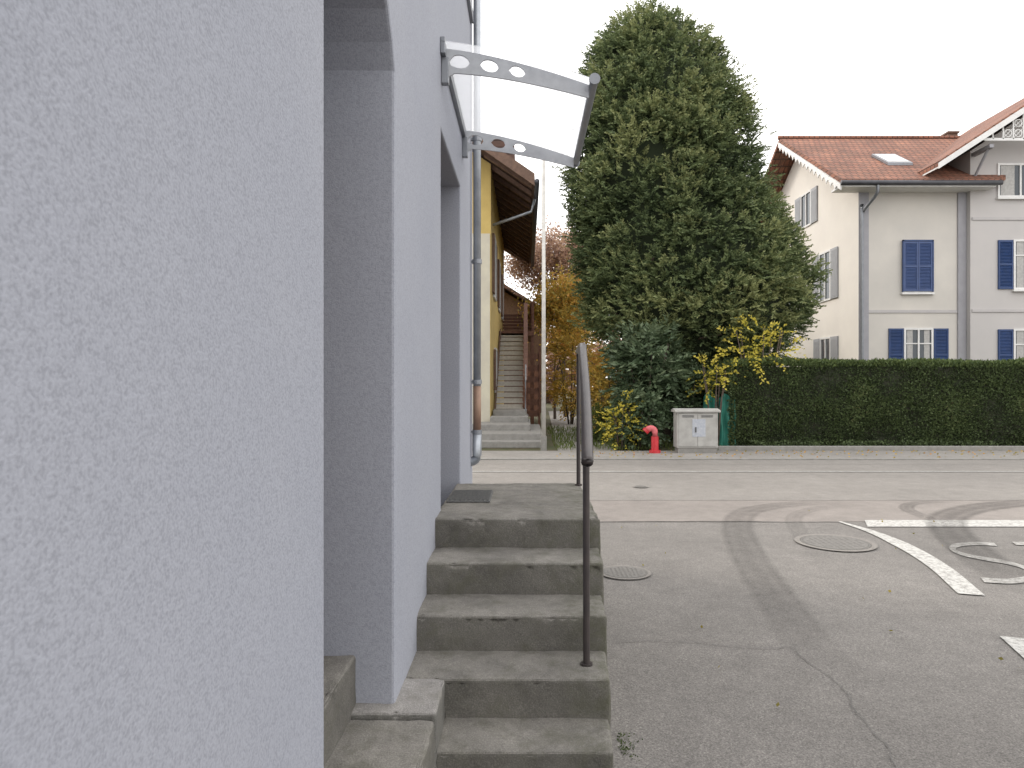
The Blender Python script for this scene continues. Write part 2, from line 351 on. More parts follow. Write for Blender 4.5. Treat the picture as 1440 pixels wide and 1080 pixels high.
def tyre(pts,w,s):
    c=catmull(pts,10); C=[-.5,-.35,-.2,-.05,.05,.2,.35,.5]; T=[0,.9,.55,.8,.8,.5,.9,0]; V=[];F=[];TT=[]
    for i,p in enumerate(c):
        a=c[max(i-1,0)];b_=c[min(i+1,len(c)-1)]; d=np.array([b_[0]-a[0],b_[1]-a[1]]); d/=np.linalg.norm(d); n_=np.array([-d[1],d[0]])
        e=min(1,i/14,(len(c)-1-i)/22)
        for q,t in zip(C,T): V.append((p[0]+n_[0]*w*q,p[1]+n_[1]*w*q,.0165)); TT.append(t*s*e)
    k=len(C)
    for i in range(len(c)-1):
        for j in range(k-1): F.append((i*k+j,i*k+j+1,(i+1)*k+j+1,(i+1)*k+j))
    mb=MB(); mb.add(V,F); o=build(mb,'tyre_mark','tyre',kind='structure',label='dark curved tyre skid mark',merge=False)
    a=o.data.attributes.new('tint','FLOAT','POINT'); a.data.foreach_set('value',TT)
tyre([(4.6,9.2),(3.6,9.05),(2.85,8.6),(2.45,7.9),(2.2,7.0),(1.98,5.9),(1.85,5.0),(1.75,4.3),(1.66,3.5)],.38,.32)
tyre([(4.9,9.0),(3.9,8.8),(3.3,8.3),(3.0,7.6),(2.75,6.5),(2.6,5.6)],.22,.2)
tyre([(7.6,9.25),(6.6,9.1),(5.7,8.7),(5.0,8.1),(4.55,7.3),(4.25,6.5),(4.0,5.7),(3.85,4.9)],.46,.52)
tyre([(5.9,9.28),(5.2,9.1),(4.85,8.7),(4.75,8.1),(4.8,7.7)],.2,.5)
tyre([(8.6,8.9),(7.4,8.6),(6.4,8.1),(5.75,7.5),(5.3,6.7)],.3,.36)
def manhole(x,y,r,label):
    mb=MB(); n=40
    def ring(r0,r1,z,mi):
        vs=[(x+math.cos(2*math.pi*k/n)*r0,y+math.sin(2*math.pi*k/n)*r0,z) for k in range(n)]+[(x+math.cos(2*math.pi*k/n)*r1,y+math.sin(2*math.pi*k/n)*r1,z) for k in range(n)]
        mb.add(vs,[(k,(k+1)%n,(k+1)%n+n,k+n) for k in range(n)],mi)
    ring(r,r*.86,.0175,1); ring(r*.845,r*.8,.0178,0)
    vs=[(x+math.cos(2*math.pi*k/n)*r*.79,y+math.sin(2*math.pi*k/n)*r*.79,.0182) for k in range(n)]; mb.add(vs,[tuple(range(n))],0)
    for i in range(-4,5):
        for j in range(-4,5):
            if i*i+j*j<19: 
                a=r*.06; cx=x+i*r*.16; cy=y+j*r*.16; mb.box(cx-a*.6,cx+a*.6,cy-a*.6,cy+a*.6,.0183,.0205,0)
    build(mb,'manhole_cover',['iron','asphalt2'],label=label,cat='manhole cover',group='manhole covers in the street',merge=False)
manhole(3.09,6.83,.38,'round iron manhole cover set in pale concrete ring')
manhole(.83,5.75,.22,'small round iron cover beside the steps')
manhole(1.77,10.55,.12,'tiny round valve cover in the main road')

# ------------------------------------------------------------------ near building
H=7.6; WX=-.52; RX=-1.0
house=empty('rendered_house',(-4,2,0),'grey blue stuccoed house with deep doorway recesses','house')
mb=MB(); y1,y2,y3,y4,y5=1.764,2.70,4.16,5.40,6.6; T2=3.16
arch=[(2.70,2.84),(2.655,2.93),(2.58,3.02),(2.45,3.11),(2.232,3.16),(2.01,3.11),(1.88,3.02),(1.81,2.93),(1.764,2.84)]
def fx(p): return [(WX,a,b) for a,b in p]
def face(vs): mb.add(vs,[tuple(range(len(vs)))])
face(fx([(-5,0),(y1,0),(y1,2.84),(y1,H),(-5,H)]))
face(fx([(y2,0),(y3,0),(y3,T2),(y3,H),(y2,H),(y2,2.84)]))
face(fx([(y4,0),(y5,0),(y5,H),(y4,H),(y4,T2)]))
face(fx([(y3,T2),(y4,T2),(y4,H),(y3,H)]))
for i in range(len(arch)-1):
    a,b=arch[i],arch[i+1]; face(fx([a,(a[0],H),(b[0],H),b])); face([(WX,*a),(WX,*b),(RX,*b),(RX,*a)])
for ya,tz in ((y1,2.84),(y2,2.84),(y3,T2),(y4,T2)): face([(WX,ya,0),(RX,ya,0),(RX,ya,tz),(WX,ya,tz)])
face([(WX,y3,T2),(WX,y4,T2),(RX,y4,T2),(RX,y3,T2)])
face([(RX,p[0],p[1]) for p in arch]+[(RX,y1,0),(RX,y2,0)])
face([(RX,y3,0),(RX,y4,0),(RX,y4,T2),(RX,y3,T2)])
face([(WX,y5,0),(WX,y5,H),(-9,y5,H),(-9,y5,0)]); face([(-9,y5,0),(-9,y5,H),(-9,-5,H),(-9,-5,0)]); face([(WX,-5,0),(WX,-5,H),(-9,-5,H),(-9,-5,0)])
build(mb,'wall','stucco',house,bevel=.012)
mb=MB(); mb.prism([(WX+.02,H),(-4.76,H+2.6),(-9.02,H)],'y',-5.05,y5+.03); build(mb,'roof','roof_old',house)
def door(ya,yb,zb,zt):
    mb=MB(); mb.box(RX+.003,RX+.05,ya+.06,yb-.06,zb,zt-.08); d=build(mb,'door','door',house,bevel=.005,origin=(RX+.03,(ya+yb)/2,zb))
    mb=MB(); mb.tube([(RX+.052,ya+.16,zb+1.05),(RX+.10,ya+.16,zb+1.05),(RX+.10,ya+.28,zb+1.05)],.011); build(mb,'handle','zinc',d)
    for a,b,c,e in ((ya+.2,yb-.2,zb+.2,zb+.9),(ya+.2,yb-.2,zb+1.15,zt-.25)):
        mb=MB(); mb.box(RX+.051,RX+.06,a,b,c,e); build(mb,'door_panel','wood',d,bevel=.004)
door(y1,y2,.53,2.80); door(y3,y4,.84,3.12)
mb=MB(); mb.box(WX-.02,WX+.03,5.7,6.35,4.95,5.05); build(mb,'window_sill','steel',house,bevel=.004)
mb=MB(); mb.box(WX-.01,WX+.012,5.75,6.3,5.05,6.2); build(mb,'window','glass',house)
mb=MB(); mb.box(WX-.02,WX+.025,y4+.01,y5+.01,0,.62); build(mb,'plinth','stone',house,bevel=.01)
dp=empty('downpipe',(-.462,6.42,0),'galvanised rain downpipe with clamps on the house corner','drainpipe')
mb=MB(); mb.tube([(-.462,6.42,H),(-.462,6.42,1.58)],.036,16); build(mb,'upper_pipe','zinc',dp,smooth=True)
mb=MB(); mb.tube([(-.462,6.42,1.58),(-.462,6.42,1.16)],.037,16); build(mb,'pipe_section','copper',dp,smooth=True,label='rusty brown pipe section')
mb=MB(); mb.tube([(-.462,6.42,1.16)]+[(-.462-.06*(1-math.cos(a)),6.42,.93-.06*math.sin(a)) for a in (0,.4,.8,1.2,1.57)]+[(-.56,6.42,.87)],.043,16); build(mb,'pipe_shoe','zinc',dp,smooth=True)
for z in (3.9,2.75,1.62,1.15): 
    mb=MB(); mb.tube([(-.462,6.42,z-.02),(-.462,6.42,z+.02)],.045,16); mb.box(-.53,-.49,6.405,6.435,z-.012,z+.012); build(mb,'pipe_clamp','steel',dp)

# ------------------------------------------------------------------ steps
def rough_block(mb,x0,x1,y0,y1,z1,x1b=None,amp=.0045,r=.017):
    bm=bmesh.new(); x1b=x1 if x1b is None else x1b
    vs=[bm.verts.new(p) for p in [(x0,y0,0),(x1,y0,0),(x1b,y1,0),(x0,y1,0),(x0,y0,z1),(x1,y0,z1),(x1b,y1,z1),(x0,y1,z1)]]
    for f in [(3,2,1,0),(4,5,6,7),(0,1,5,4),(1,2,6,5),(2,3,7,6),(3,0,4,7)]: bm.faces.new([vs[i] for i in f])
    bmesh.ops.bevel(bm,geom=[e for e in bm.edges if max(e.verts[0].co.z,e.verts[1].co.z)>z1-.01],offset=r,segments=3,affect='EDGES',profile=.6)
    bmesh.ops.triangulate(bm,faces=bm.faces)
    for _ in range(6):
        es=[e for e in bm.edges if e.calc_length()>.04]
        if not es: break
        bmesh.ops.subdivide_edges(bm,edges=es,cuts=1); bmesh.ops.triangulate(bm,faces=bm.faces)
    bm.normal_update()
    for v in bm.verts:
        n1=noise.noise(v.co*5+Vector((z1*9,0,0))); n2=noise.noise(v.co*22); 
        k=amp*(n1*1.3+n2*.8)
        if v.co.z>z1-.02 and (v.co.y<y0+.02 or v.co.x>max(x1,x1b)-.03):
            k-=amp*3.0*max(0,noise.noise(v.co*9+Vector((3,1,7)))-.0)
        v.co+=v.normal*k
    bm.verts.index_update()
    mb.add([v.co.copy() for v in bm.verts],[tuple(v.index for v in f.verts) for f in bm.faces]); bm.free()
steps=empty('entrance_steps',(0,3.5,0),'weathered mossy concrete steps rising along the stucco wall','steps')
for i,(f,bk,z,xr,xb) in enumerate([(3.9,5.3,.83,.427,.415),(3.565,3.93,.665,.405,.415),(3.24,3.6,.50,.385,.40),(2.93,3.27,.333,.362,.378),(2.656,2.96,.167,.343,.36)]):
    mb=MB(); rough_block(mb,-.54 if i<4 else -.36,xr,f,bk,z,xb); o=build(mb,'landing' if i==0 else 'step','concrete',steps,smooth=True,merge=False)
side=empty('doorway_steps',(-.6,2.2,0),'low concrete door steps built into the wall recess','steps')
mb=MB(); rough_block(mb,-.70,-.346,2.62,2.94,.336); build(mb,'paving_slab','stone',side,smooth=True,merge=False,label='paler worn stone slab')
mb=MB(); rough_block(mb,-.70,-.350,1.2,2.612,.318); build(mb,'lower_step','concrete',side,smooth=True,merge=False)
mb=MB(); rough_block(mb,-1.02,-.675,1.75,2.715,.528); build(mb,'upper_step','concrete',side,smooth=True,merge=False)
hr=empty('handrail',(.3,3.9,.3),'dark brown metal handrail on thin posts beside the steps','handrail')
mb=MB(); path=catmull([(.258,2.90,1.262),(.262,2.93,1.30),(.30,3.45,1.545),(.330,4.0,1.79),(.345,4.2,1.835),(.375,4.7,1.845),(.40,5.24,1.845)],6)
mb.tube(path,[.018]+[.026]*(len(path)-2)+[.02],12,flat=.75); build(mb,'rail','rail',hr,smooth=True)
mb=MB(); mb.tube([(.272,3.08,.325),(.270,3.08,1.34)],.0155,12); mb.tube([(.272,3.08,.33),(.272,3.08,.342)],.028,12); build(mb,'post','rail',hr,smooth=False)
mb=MB(); mb.tube([(.398,5.2,.82),(.398,5.2,1.83)],.0155,12); mb.tube([(.398,5.2,.825),(.398,5.2,.838)],.028,12); build(mb,'post','rail',hr)
mb=MB(); mb.box(-.515,-.235,4.42,4.86,.834,.842)
for k in range(9): mb.box(-.50+k*.03,-.485+k*.03,4.44,4.84,.8425,.848)
for k in range(12): mb.box(-.51,-.24,4.45+k*.034,4.455+k*.034,.8485,.851)
build(mb,'door_mat','mat',label='dark rubber scraper mat lying on the landing',cat='doormat')

# ------------------------------------------------------------------ canopy
can=empty('entrance_canopy',(-.5,4.9,3.5),'curved milky acrylic door canopy with perforated aluminium brackets','canopy')
def ztop(x):
    t=max(0,(x+.52)/.94); return 3.665-.01*t-.225*t**1.45
def bracket(y,yy):
    xs=np.linspace(-.50,.385,76); mb=MB()
    holes=[(-.41,.060,.041),(-.225,.054,.037),(-.055,.046,.033)]
    for a,b in zip(xs[:-1],xs[1:]):
        def span(x):
            t=ztop(x)-.006; bt=t-(.148-.068*((x+.5)/.885))
            if x<-.44: bt-=.04*((-.44-x)/.06)
            for hx,rx,rz_ in holes:
                if abs(x-hx)<rx:
                    c=(t+bt)/2+.002; h=rz_*math.sqrt(1-((x-hx)/rx)**2); return [(bt,c-h),(c+h,t)]
            return [(bt,(t+bt)/2),((t+bt)/2,t)]
        A,B=span(a),span(b)
        for (p,q),(r_,s_) in zip(A,B): mb.prism([(a,p),(b,r_),(b,s_),(a,q)],'y',y,yy)
    return mb
for y,yy in ((4.19,4.202),(5.54,5.552)): build(bracket(y,yy),'bracket','bracket',can,merge=True)
mb=MB(); xs=np.linspace(-.515,.40,26); vs=[];fs=[]
for x in xs: vs+=[(x,4.12,ztop(x)+.002),(x,5.62,ztop(x)+.002),(x,4.12,ztop(x)+.008),(x,5.62,ztop(x)+.008)]
for i in range(25):
    a=4*i;b=a+4; fs+=[(a,b,b+1,a+1),(a+2,a+3,b+3,b+2),(a,a+2,b+2,b),(a+1,b+1,b+3,a+3)]
mb.add(vs,fs); build(mb,'canopy_sheet','acrylic',can,smooth=False)
mb=MB(); mb.tube([(.41,4.10,ztop(.41)-.005),(.41,5.64,ztop(.41)-.005)],.026,14); mb.tube([(.41,4.085,ztop(.41)-.005),(.41,4.10,ztop(.41)-.005)],.034,14); mb.tube([(.41,5.64,ztop(.41)-.005),(.41,5.655,ztop(.41)-.005)],.034,14); build(mb,'front_bar','steel',can)
mb=MB(); mb.box(-.519,-.49,4.12,5.62,3.60,3.70); mb.box(-.519,-.475,4.17,4.22,3.44,3.60);mb.box(-.519,-.475,5.52,5.57,3.44,3.60); build(mb,'wall_bar','steel',can,bevel=.004)

# ------------------------------------------------------------------ chalet across the road
ch=empty('yellow_chalet',(-4,26,0),'yellow chalet style house with brown timber eaves and outside stairs','house')
CX=-1.04
mb=MB(); mb.prism([(CX,0),(CX,8.05),(-5,10.75),(-9,8.05),(-9,0)],'y',20.02,32); build(mb,'wall','yellow',ch)
mb=MB(); mb.prism([(CX-.02,0),(CX-.02,6.0),(-8.9,6.0),(-8.9,0)],'y',19.96,20.018); build(mb,'front_wall','cream',ch)
mb=MB(); sl=.69
mb.prism([(.22,7.28),(.22,7.42),(-5,7.42+5.22*sl),(-10.2,7.42),(-10.2,7.28),(-5,7.28+5.22*sl)],'y',19.0,32.8); build(mb,'roof','roof_old',ch)
mb=MB()
for k in range(17):
    y=19.3+k*.82; mb.prism([(.15,7.16),(.15,7.28),(-1.2,7.28+1.35*sl),(-1.2,7.12+1.35*sl)],'y',y,y+.14)
mb.prism([(.235,7.10),(.235,7.44),(-5,7.44+5.2*sl),(-5,7.16+5.2*sl)],'y',18.93,18.99)
mb.box(.20,.24,19,32.8,7.22,7.38)
build(mb,'eave_timber','wood',ch)
mb=MB(); mb.tube([(.30,18.9,7.22),(.30,32.8,7.18)],.07,10); build(mb,'gutter','darkmetal',ch,smooth=True)
mb=MB(); mb.tube([(-1.0,20.4,6.35),(.15,20.4,6.75),(.25,20.3,7.1)],.045,8); build(mb,'gutter_pipe','zinc',ch,smooth=True)
mb=MB(); mb.prism([(-1.3,8.2),(-.35,7.9),(-.35,8.75),(-.9,8.95),(-1.5,8.95)],'y',20.2,22.5); build(mb,'dormer','roof_old',ch)
for (ya,yb,za,zb) in ((21.4,22.5,4.4,6.2),(25.2,26.2,4.4,6.1),(28.6,29.5,4.4,6.1),(22.2,23.0,1.4,2.7)):
    mb=MB(); mb.box(CX+.002,CX+.015,ya,yb,za,zb); w=build(mb,'window','glass',ch,origin=(CX,(ya+yb)/2,za))
    mb=MB(); 
    for a,b,c,d in ((ya-.08,ya,za,zb),(yb,yb+.08,za,zb),(ya-.08,yb+.08,zb,zb+.08),(ya-.08,yb+.08,za-.08,za),((ya+yb)/2-.03,(ya+yb)/2+.03,za,zb)): mb.box(CX+.003,CX+.06,a,b,c,d)
    build(mb,'window_frame','white',w)
    for a,b in ((yb+.1,yb+.6),(ya-.6,ya-.1)):
        mb=MB(); mb.box(CX+.003,CX+.07,a,b,za,zb); build(mb,'shutter','wood',w)
st=MB(); n=15
for k in range(n):
    y=21.6+k*.3; z=.85+k*.185
    st.box(-.98,-.1,y,y+.34,z-.05,z); st.box(-.96,-.12,y+.3,y+.32,z-.02,z+.10)
stair=build(st,'outside_staircase','greywood',ch,origin=(-.5,21.6,.6))
for xa in (-1.0,-.08):
    mb=MB(); mb.prism([(21.5,.55),(21.5,.85),(26.1,3.70),(26.1,3.4)],'x',xa,xa+.04); build(mb,'stringer','wood',stair)
mb=MB()
for k in range(6): y=21.5+k*.9; mb.box(-.07,.03,y,y+.09,.3+k*.55,1.75+k*.55+.1)
mb.prism([(21.4,1.72),(21.4,1.84),(26.2,4.72),(26.2,4.6)],'x',-.09,.05)
mb.prism([(21.4,1.25),(21.4,1.36),(26.2,4.25),(26.2,4.14)],'x',-.05,.01)
build(mb,'stair_railing','redwood',stair)
mb=MB(); mb.box(-1.04,.3,26.1,30,3.45,3.62)
for yy in (26.15,28,29.8): mb.box(.18,.30,yy,yy+.12,0,4.7)
for k in range(7): mb.box(.22,.26,26.1,30,3.7+k*.14,3.81+k*.14)
for k in range(7): mb.box(-1.04,.22,29.9,29.94,3.7+k*.14,3.81+k*.14)
mb.box(.15,.33,26.1,30,4.68,4.76)
build(mb,'porch','redwood',ch)
mb=MB()
for k in range(6): mb.box(.05,.46,25.2+.0,25.26,.4+k*.42,.62+k*.42)
mb.box(.0,.06,25.2,25.3,0,3.0); mb.box(.44,.52,25.2,25.3,0,3.0); build(mb,'timber_screen','redwood',ch)
mb=MB(); 
for (x0,x1,ya,yb,z) in ((-1.6,.50,17.0,21.6,.17),(-1.6,.42,17.5,21.6,.33),(-1.5,.12,18.6,21.6,.50),(-1.04,.06,19.6,21.6,.66),(-1.0,.02,20.4,21.62,.82)):
    mb.box(x0,x1,ya,yb,0,z)
build(mb,'stone_steps','kerb',ch,bevel=.02,merge=False)
mb=MB(); mb.tube([(-.02,20.4,.8),(-.02,20.4,1.7),(-.02,21.5,2.2)],.022,8); build(mb,'hand_bar','steel',ch)
bn=empty('timber_barn',(-1,42,0),'dark brown timber barn with tiled roof among trees','barn')
mb=MB(); mb.prism([(-4,0),(1.0,0),(1.0,5.4),(-1.3,6.8),(-4,5.4)],'y',38,46); build(mb,'wall','wood',bn)
mb=MB(); mb.prism([(-4.5,5.2),(-1.3,6.95),(1.5,5.2),(1.5,5.4),(-1.3,7.15),(-4.5,5.4)],'y',37.4,46.5); build(mb,'roof','roof_old',bn)
mb=MB(); mb.box(-.4,.7,37.95,37.998,0,2.4); build(mb,'door','redwood',bn)
pl=empty('flag_pole',(.42,16.4,0),'tall thin white pole standing by the stone steps','pole')
mb=MB(); mb.tube([(.42,16.4,0),(.42,16.4,7.15)],[.055,.04],12); build(mb,'shaft','polewhite',pl,smooth=True)
mb=MB(); mb.tube([(.42,16.4,7.15),(.42,16.4,7.20),(.42,16.4,7.24)],[.05,.06,.02],12); build(mb,'pole_cap','steel',pl)
mb=MB(); mb.tube([(.42,16.4,0),(.42,16.4,.35)],.075,12); build(mb,'pole_socket','kerb',pl)

# ------------------------------------------------------------------ cabinet, hydrant, tarp
cb=empty('utility_cabinet',(3.9,15.7,.026),'plain grey roadside utility cabinet with small poster on its door','utility box')
mb=MB(); mb.box(3.43,4.37,15.55,15.92,.14,.95); build(mb,'body','cab',cb,bevel=.015)
mb=MB(); mb.box(3.46,4.34,15.57,15.9,.02,.14); build(mb,'base','kerb',cb)
mb=MB(); mb.prism([(15.50,.952),(15.96,.952),(15.96,1.0),(15.74,1.04),(15.50,1.0)],'x',3.38,4.42); build(mb,'lid','cab',cb,bevel=.01)
for xa,xb in ((3.47,3.895),(3.905,4.33)):
    mb=MB(); mb.box(xa,xb,15.535,15.549,.18,.92); d=build(mb,'cabinet_door','cab',cb,bevel=.004,origin=(xa,15.54,.18))
    if xa<3.8: 
        mb=MB(); mb.box(3.84,3.87,15.51,15.534,.5,.62); build(mb,'handle','cabdark',d)
    mb=MB(); 
    for k in range(4): mb.box(xa+.08,xb-.08,15.53,15.534,.84+k*.015,.847+k*.015)
    build(mb,'vent','cabdark',d)
mb=MB(); mb.box(3.78,4.08,15.528,15.5335,.40,.80); build(mb,'poster','paper',cb)
hy=empty('hydrant_pipe',(2.92,15.6,.026),'short red hydrant standpipe bent over at the top','hydrant')
mb=MB(); mb.tube([(2.94,15.6,.02),(2.94,15.6,.09)],.13,14); mb.tube([(2.94,15.6,.09),(2.94,15.6,.40)],.085,14); build(mb,'base','red',hy)
mb=MB(); mb.tube([(2.94,15.6,.40)]+[(2.94-.09*(1-math.cos(a)),15.6,.50+.09*math.sin(a)) for a in (0,.4,.8,1.2,1.57)]+[(2.79,15.6,.575),(2.75,15.6,.54)],.07,14); build(mb,'bent_outlet','pink',hy,smooth=True,label='faded pinkish outlet bend')
mb=MB(); mb.tube([(2.76,15.6,.555),(2.715,15.6,.51)],.08,14); build(mb,'cap','red',hy)
mb=MB(); vs=[];fs=[]; n=24
for i in range(n+1):
    for j in range(9):
        x=4.35+i*.033; z=.05+j*.155; vs.append((x,16.75+.06*math.sin(i*1.3)+.04*math.sin(j*1.3+i),z+ (0.08*math.sin(i*.5) if j==8 else 0)))
for i in range(n):
    for j in range(8): a=i*9+j; fs.append((a,a+9,a+10,a+1))
mb.add(vs,fs); build(mb,'garden_tarp','teal',label='green tarpaulin hanging beside the clipped hedge',cat='tarp',smooth=True)

# ------------------------------------------------------------------ apartment house
ah=empty('apartment_house',(15,29,0),'cream rendered house with red tiled roof and blue shutters','house')
FY=24.0; SX=11.7; RS=.60
E=23.25; zE=8.42
def rz(y): return zE+.16+(y-E)*RS
mb=MB(); mb.prism([(FY,0),(FY,8.82),(29,11.8),(34,8.82),(34,0)],'x',SX,15.45); build(mb,'wall','stucco_far',ah)
mb=MB(); mb.prism([(FY+.02,0),(FY+.02,8.82),(29,11.78),(33.9,8.82),(33.9,0)],'x',SX-.012,SX-.002); build(mb,'side_wall','sunlit_render',ah,label='gable side wall with warm sunlight painted into its colour')
mb=MB(); mb.prism([(15.45,0),(15.45,9.7),(19.6,12.4),(23.7,9.7),(23.7,0)],'y',FY-.25,34); build(mb,'wing_wall','lilac_wall',ah)
mb=MB()
mb.slab([(10.75,E,rz(E)),(16.1,E,rz(E)),(19.6,26.2,rz(26.2)),(19.6,29,rz(29)),(10.75,29,rz(29))],.16)
mb.slab([(10.75,29,rz(29)),(19.6,29,rz(29)),(19.6,34.75,rz(E)),(10.75,34.75,rz(E))],.16)
build(mb,'roof','roof_x',ah)
mb=MB(); mb.tube([(10.7,29,rz(29)+.03),(19.6,29,rz(29)+.03)],.09,8); build(mb,'ridge_cap','roof_x',ah)
mb=MB()
mb.box(10.72,16.0,E-.02,FY,zE-.10,zE-.03)
mb.prism([(E,zE-.20),(E,zE-.01),(29,zE-.01+(29-E)*RS),(29,zE-.22+(29-E)*RS)],'x',10.70,10.745)
for k in range(16):
    y=23.5+k*.34; z=zE+(y-E)*RS-.24; mb.prism([(y,z+.08),(y+.10,z-.01),(y+.2,z+.2)],'x',10.66,10.69)
for k in range(5):
    y=24.4+k*1.1; z=zE+(y-E)*RS-.14; mb.box(10.76,SX,y,y+.1,z-.02,z+.1)
build(mb,'eave_boards','white',ah)
mb=MB(); mb.tube([(10.7,E-.07,zE+.02),(16.15,E-.07,zE+.02)],.085,12); build(mb,'gutter','darkmetal',ah,smooth=True)
mb=MB(); mb.tube(catmull([(11.95,E-.05,zE-.03),(11.95,E+.05,zE-.35),(11.78,FY-.13,zE-.8),(11.75,FY-.13,zE-1.2),(11.75,FY-.13,0)],5),.055,10); build(mb,'rain_pipe','steel',ah,smooth=True)
for xa,xb,yy in ((11.68,12.02,.05),(15.15,15.44,.06)):
    mb=MB(); mb.box(xa,xb,FY-yy,FY-.002,0,8.4); build(mb,'pilaster','lilac',ah)
for c in ((12.03,15.14,FY-.03,FY-.002,4.10,4.20),(12.03,15.14,FY-.03,FY-.002,0,.9),(15.5,23.6,FY-.285,FY-.252,4.10,4.20),(15.5,23.6,FY-.285,FY-.252,7.3,7.40)):
    mb=MB(); mb.box(*c); build(mb,'string_course','band_paint',ah)
mb=MB(); wx=19.6; xe=13.75; ws=.655; zp=12.70
def zz(x): return zp-abs(x-wx)*ws
mb.prism([(xe,zz(xe)),(wx,zp),(25.45,zz(25.45)),(25.45,zz(25.45)+.17),(wx,zp+.17),(xe,zz(xe)+.17)],'y',22.75,30); build(mb,'wing_roof','roof_y',ah)
mb=MB()
mb.prism([(xe-.02,zz(xe)-.1),(wx,zp-.12),(25.5,zz(25.5)-.1),(25.5,zz(25.5)+.1),(wx,zp+.1),(xe-.02,zz(xe)+.1)],'y',22.68,22.745)
mb.prism([(xe,zz(xe)-.06),(wx,zp-.06),(25.45,zz(25.45)-.06),(25.45,zz(25.45)-.01),(wx,zp-.01),(xe,zz(xe)-.01)],'y',22.76,23.74)
build(mb,'bargeboard','white',ah)
mb=MB(); zb=9.78; xa=wx-(zp-.1-zb)/ws
mb.box(xa,2*wx-xa,22.80,22.84,zb-.05,zb+.04)
k=0
while xa+.3+k*.34<2*wx-xa-.3:
    x=xa+.3+k*.34; t=zz(x)-.1
    mb.box(x-.02,x+.02,22.80,22.84,zb,t)
    q=0
    while zb+.2+q*.34<min(t,zz(x+.34)-.1)-.1:
        cz=zb+.2+q*.34
        mb.tube([(x+.17+.12*math.cos(a),22.82,cz+.12*math.sin(a)) for a in np.linspace(0,2*math.pi,11)],.022,5,cap=False)
        mb.tube([(x,22.82,cz-.17),(x+.34,22.82,cz+.17)],.014,4); mb.tube([(x+.34,22.82,cz-.17),(x,22.82,cz+.17)],.014,4); q+=1
    k+=1
build(mb,'gable_fretwork','white',ah,merge=False)
mb=MB(); mb.tube([(15.55,23.75,8.7),(15.55,22.95,9.55)],.05,6); mb.box(15.48,15.62,22.8,23.74,9.5,9.62); build(mb,'eave_bracket','lilac',ah)
mb=MB()
mb.prism([(24.9,rz(24.9)+.01),(26.1,rz(26.1)+.01),(26.1,rz(26.1)+.11),(24.9,rz(24.9)+.11)],'x',13.2,14.1); sk=build(mb,'skylight','steel',ah,origin=(13.6,25.6,rz(25.6)))
mb=MB(); mb.prism([(25.0,rz(25.0)+.115),(26.0,rz(26.0)+.115),(26.0,rz(26.0)+.125),(25.0,rz(25.0)+.125)],'x',13.28,14.02); build(mb,'skylight_pane','white',sk)
mb=MB(); mb.box(18.0,18.4,29.1,29.5,11.4,12.30); mb.box(17.95,18.45,29.05,29.55,12.30,12.37); build(mb,'chimney','wood',ah)
def shutter(x0,x1,z0,z1,y,par,matn):
    mb=MB(); t=.05
    mb.box(x0,x0+t,y-.05,y,z0,z1); mb.box(x1-t,x1,y-.05,y,z0,z1)
    for a in (z0,(z0+z1)/2-.03,z1-.07): mb.box(x0+t,x1-t,y-.048,y,a,a+.07)
    k=z0+.08
    while k<z1-.09:
        mb.prism([(y-.045,k),(y-.035,k-.012),(y-.008,k+.03),(y-.018,k+.042)],'x',x0+t,x1-t); k+=.05
    mb.box(x0+t,x1-t,y-.006,y-.002,z0,z1)
    build(mb,'shutter',matn,par,merge=False)
def window(x0,x1,z0,z1,y,open_sh=True,closed=False,frame='white',shm='navy',curt=True,transom=True):
    mb=MB(); mb.box(x0,x1,y-.012,y-.004,z0,z1); w=build(mb,'window','glass',ah,origin=((x0+x1)/2,y,z0))
    mb=MB(); t=.07; xm=(x0+x1)/2
    mb.box(x0-t,x0,y-.05,y-.003,z0-t,z1+t); mb.box(x1,x1+t,y-.05,y-.003,z0-t,z1+t); mb.box(x0,x1,y-.05,y-.003,z1,z1+t); mb.box(x0,x1,y-.05,y-.003,z0-t,z0)
    mb.box(xm-.03,xm+.03,y-.045,y-.013,z0,z1)
    if transom: mb.box(x0,xm-.03,y-.042,y-.013,z1-.5,z1-.46); mb.box(xm+.03,x1,y-.042,y-.013,z1-.5,z1-.46)
    build(mb,'frame',frame,w,merge=False)
    if curt and not closed:
        for a,b in ((x0+.05,xm-.2),(xm+.2,x1-.05)):
            mb=MB(); mb.box(a,b,y-.02,y-.0125,z0,z1); build(mb,'curtain','curtain',w)
    mb=MB(); mb.box(x0-.12,x1+.12,y-.12,y-.003,z0-.14,z0-.075); build(mb,'sill','white',w)
    if closed:
        shutter(x0-.05,xm-.005,z0-.03,z1+.04,y-.052,w,'slate'); shutter(xm+.005,x1+.05,z0-.03,z1+.04,y-.052,w,'slate')
        mb=MB()
        for a,b,c,d in ((x0-.1,x0-.055,z0-.05,z1+.09),(x1+.055,x1+.1,z0-.05,z1+.09),(x0-.1,x1+.1,z1+.05,z1+.1)): mb.box(a,b,y-.11,y-.052,c,d)
        build(mb,'shutter_frame','navy',w,merge=False)
    elif open_sh:
        shutter(x0-.60,x0-.09,z0-.05,z1+.05,y-.003,w,shm); shutter(x1+.09,x1+.60,z0-.05,z1+.05,y-.003,w,shm)
window(13.28,14.17,4.88,6.55,FY,closed=True)
window(13.33,14.22,1.75,3.50,FY)
WY=FY-.25
window(17.0,18.0,4.95,6.55,WY); window(17.0,18.0,1.75,3.45,WY); window(16.45,17.9,8.15,9.2,WY,open_sh=False,transom=False); window(20.5,21.5,4.95,6.55,WY); window(20.5,21.5,1.75,3.45,WY)
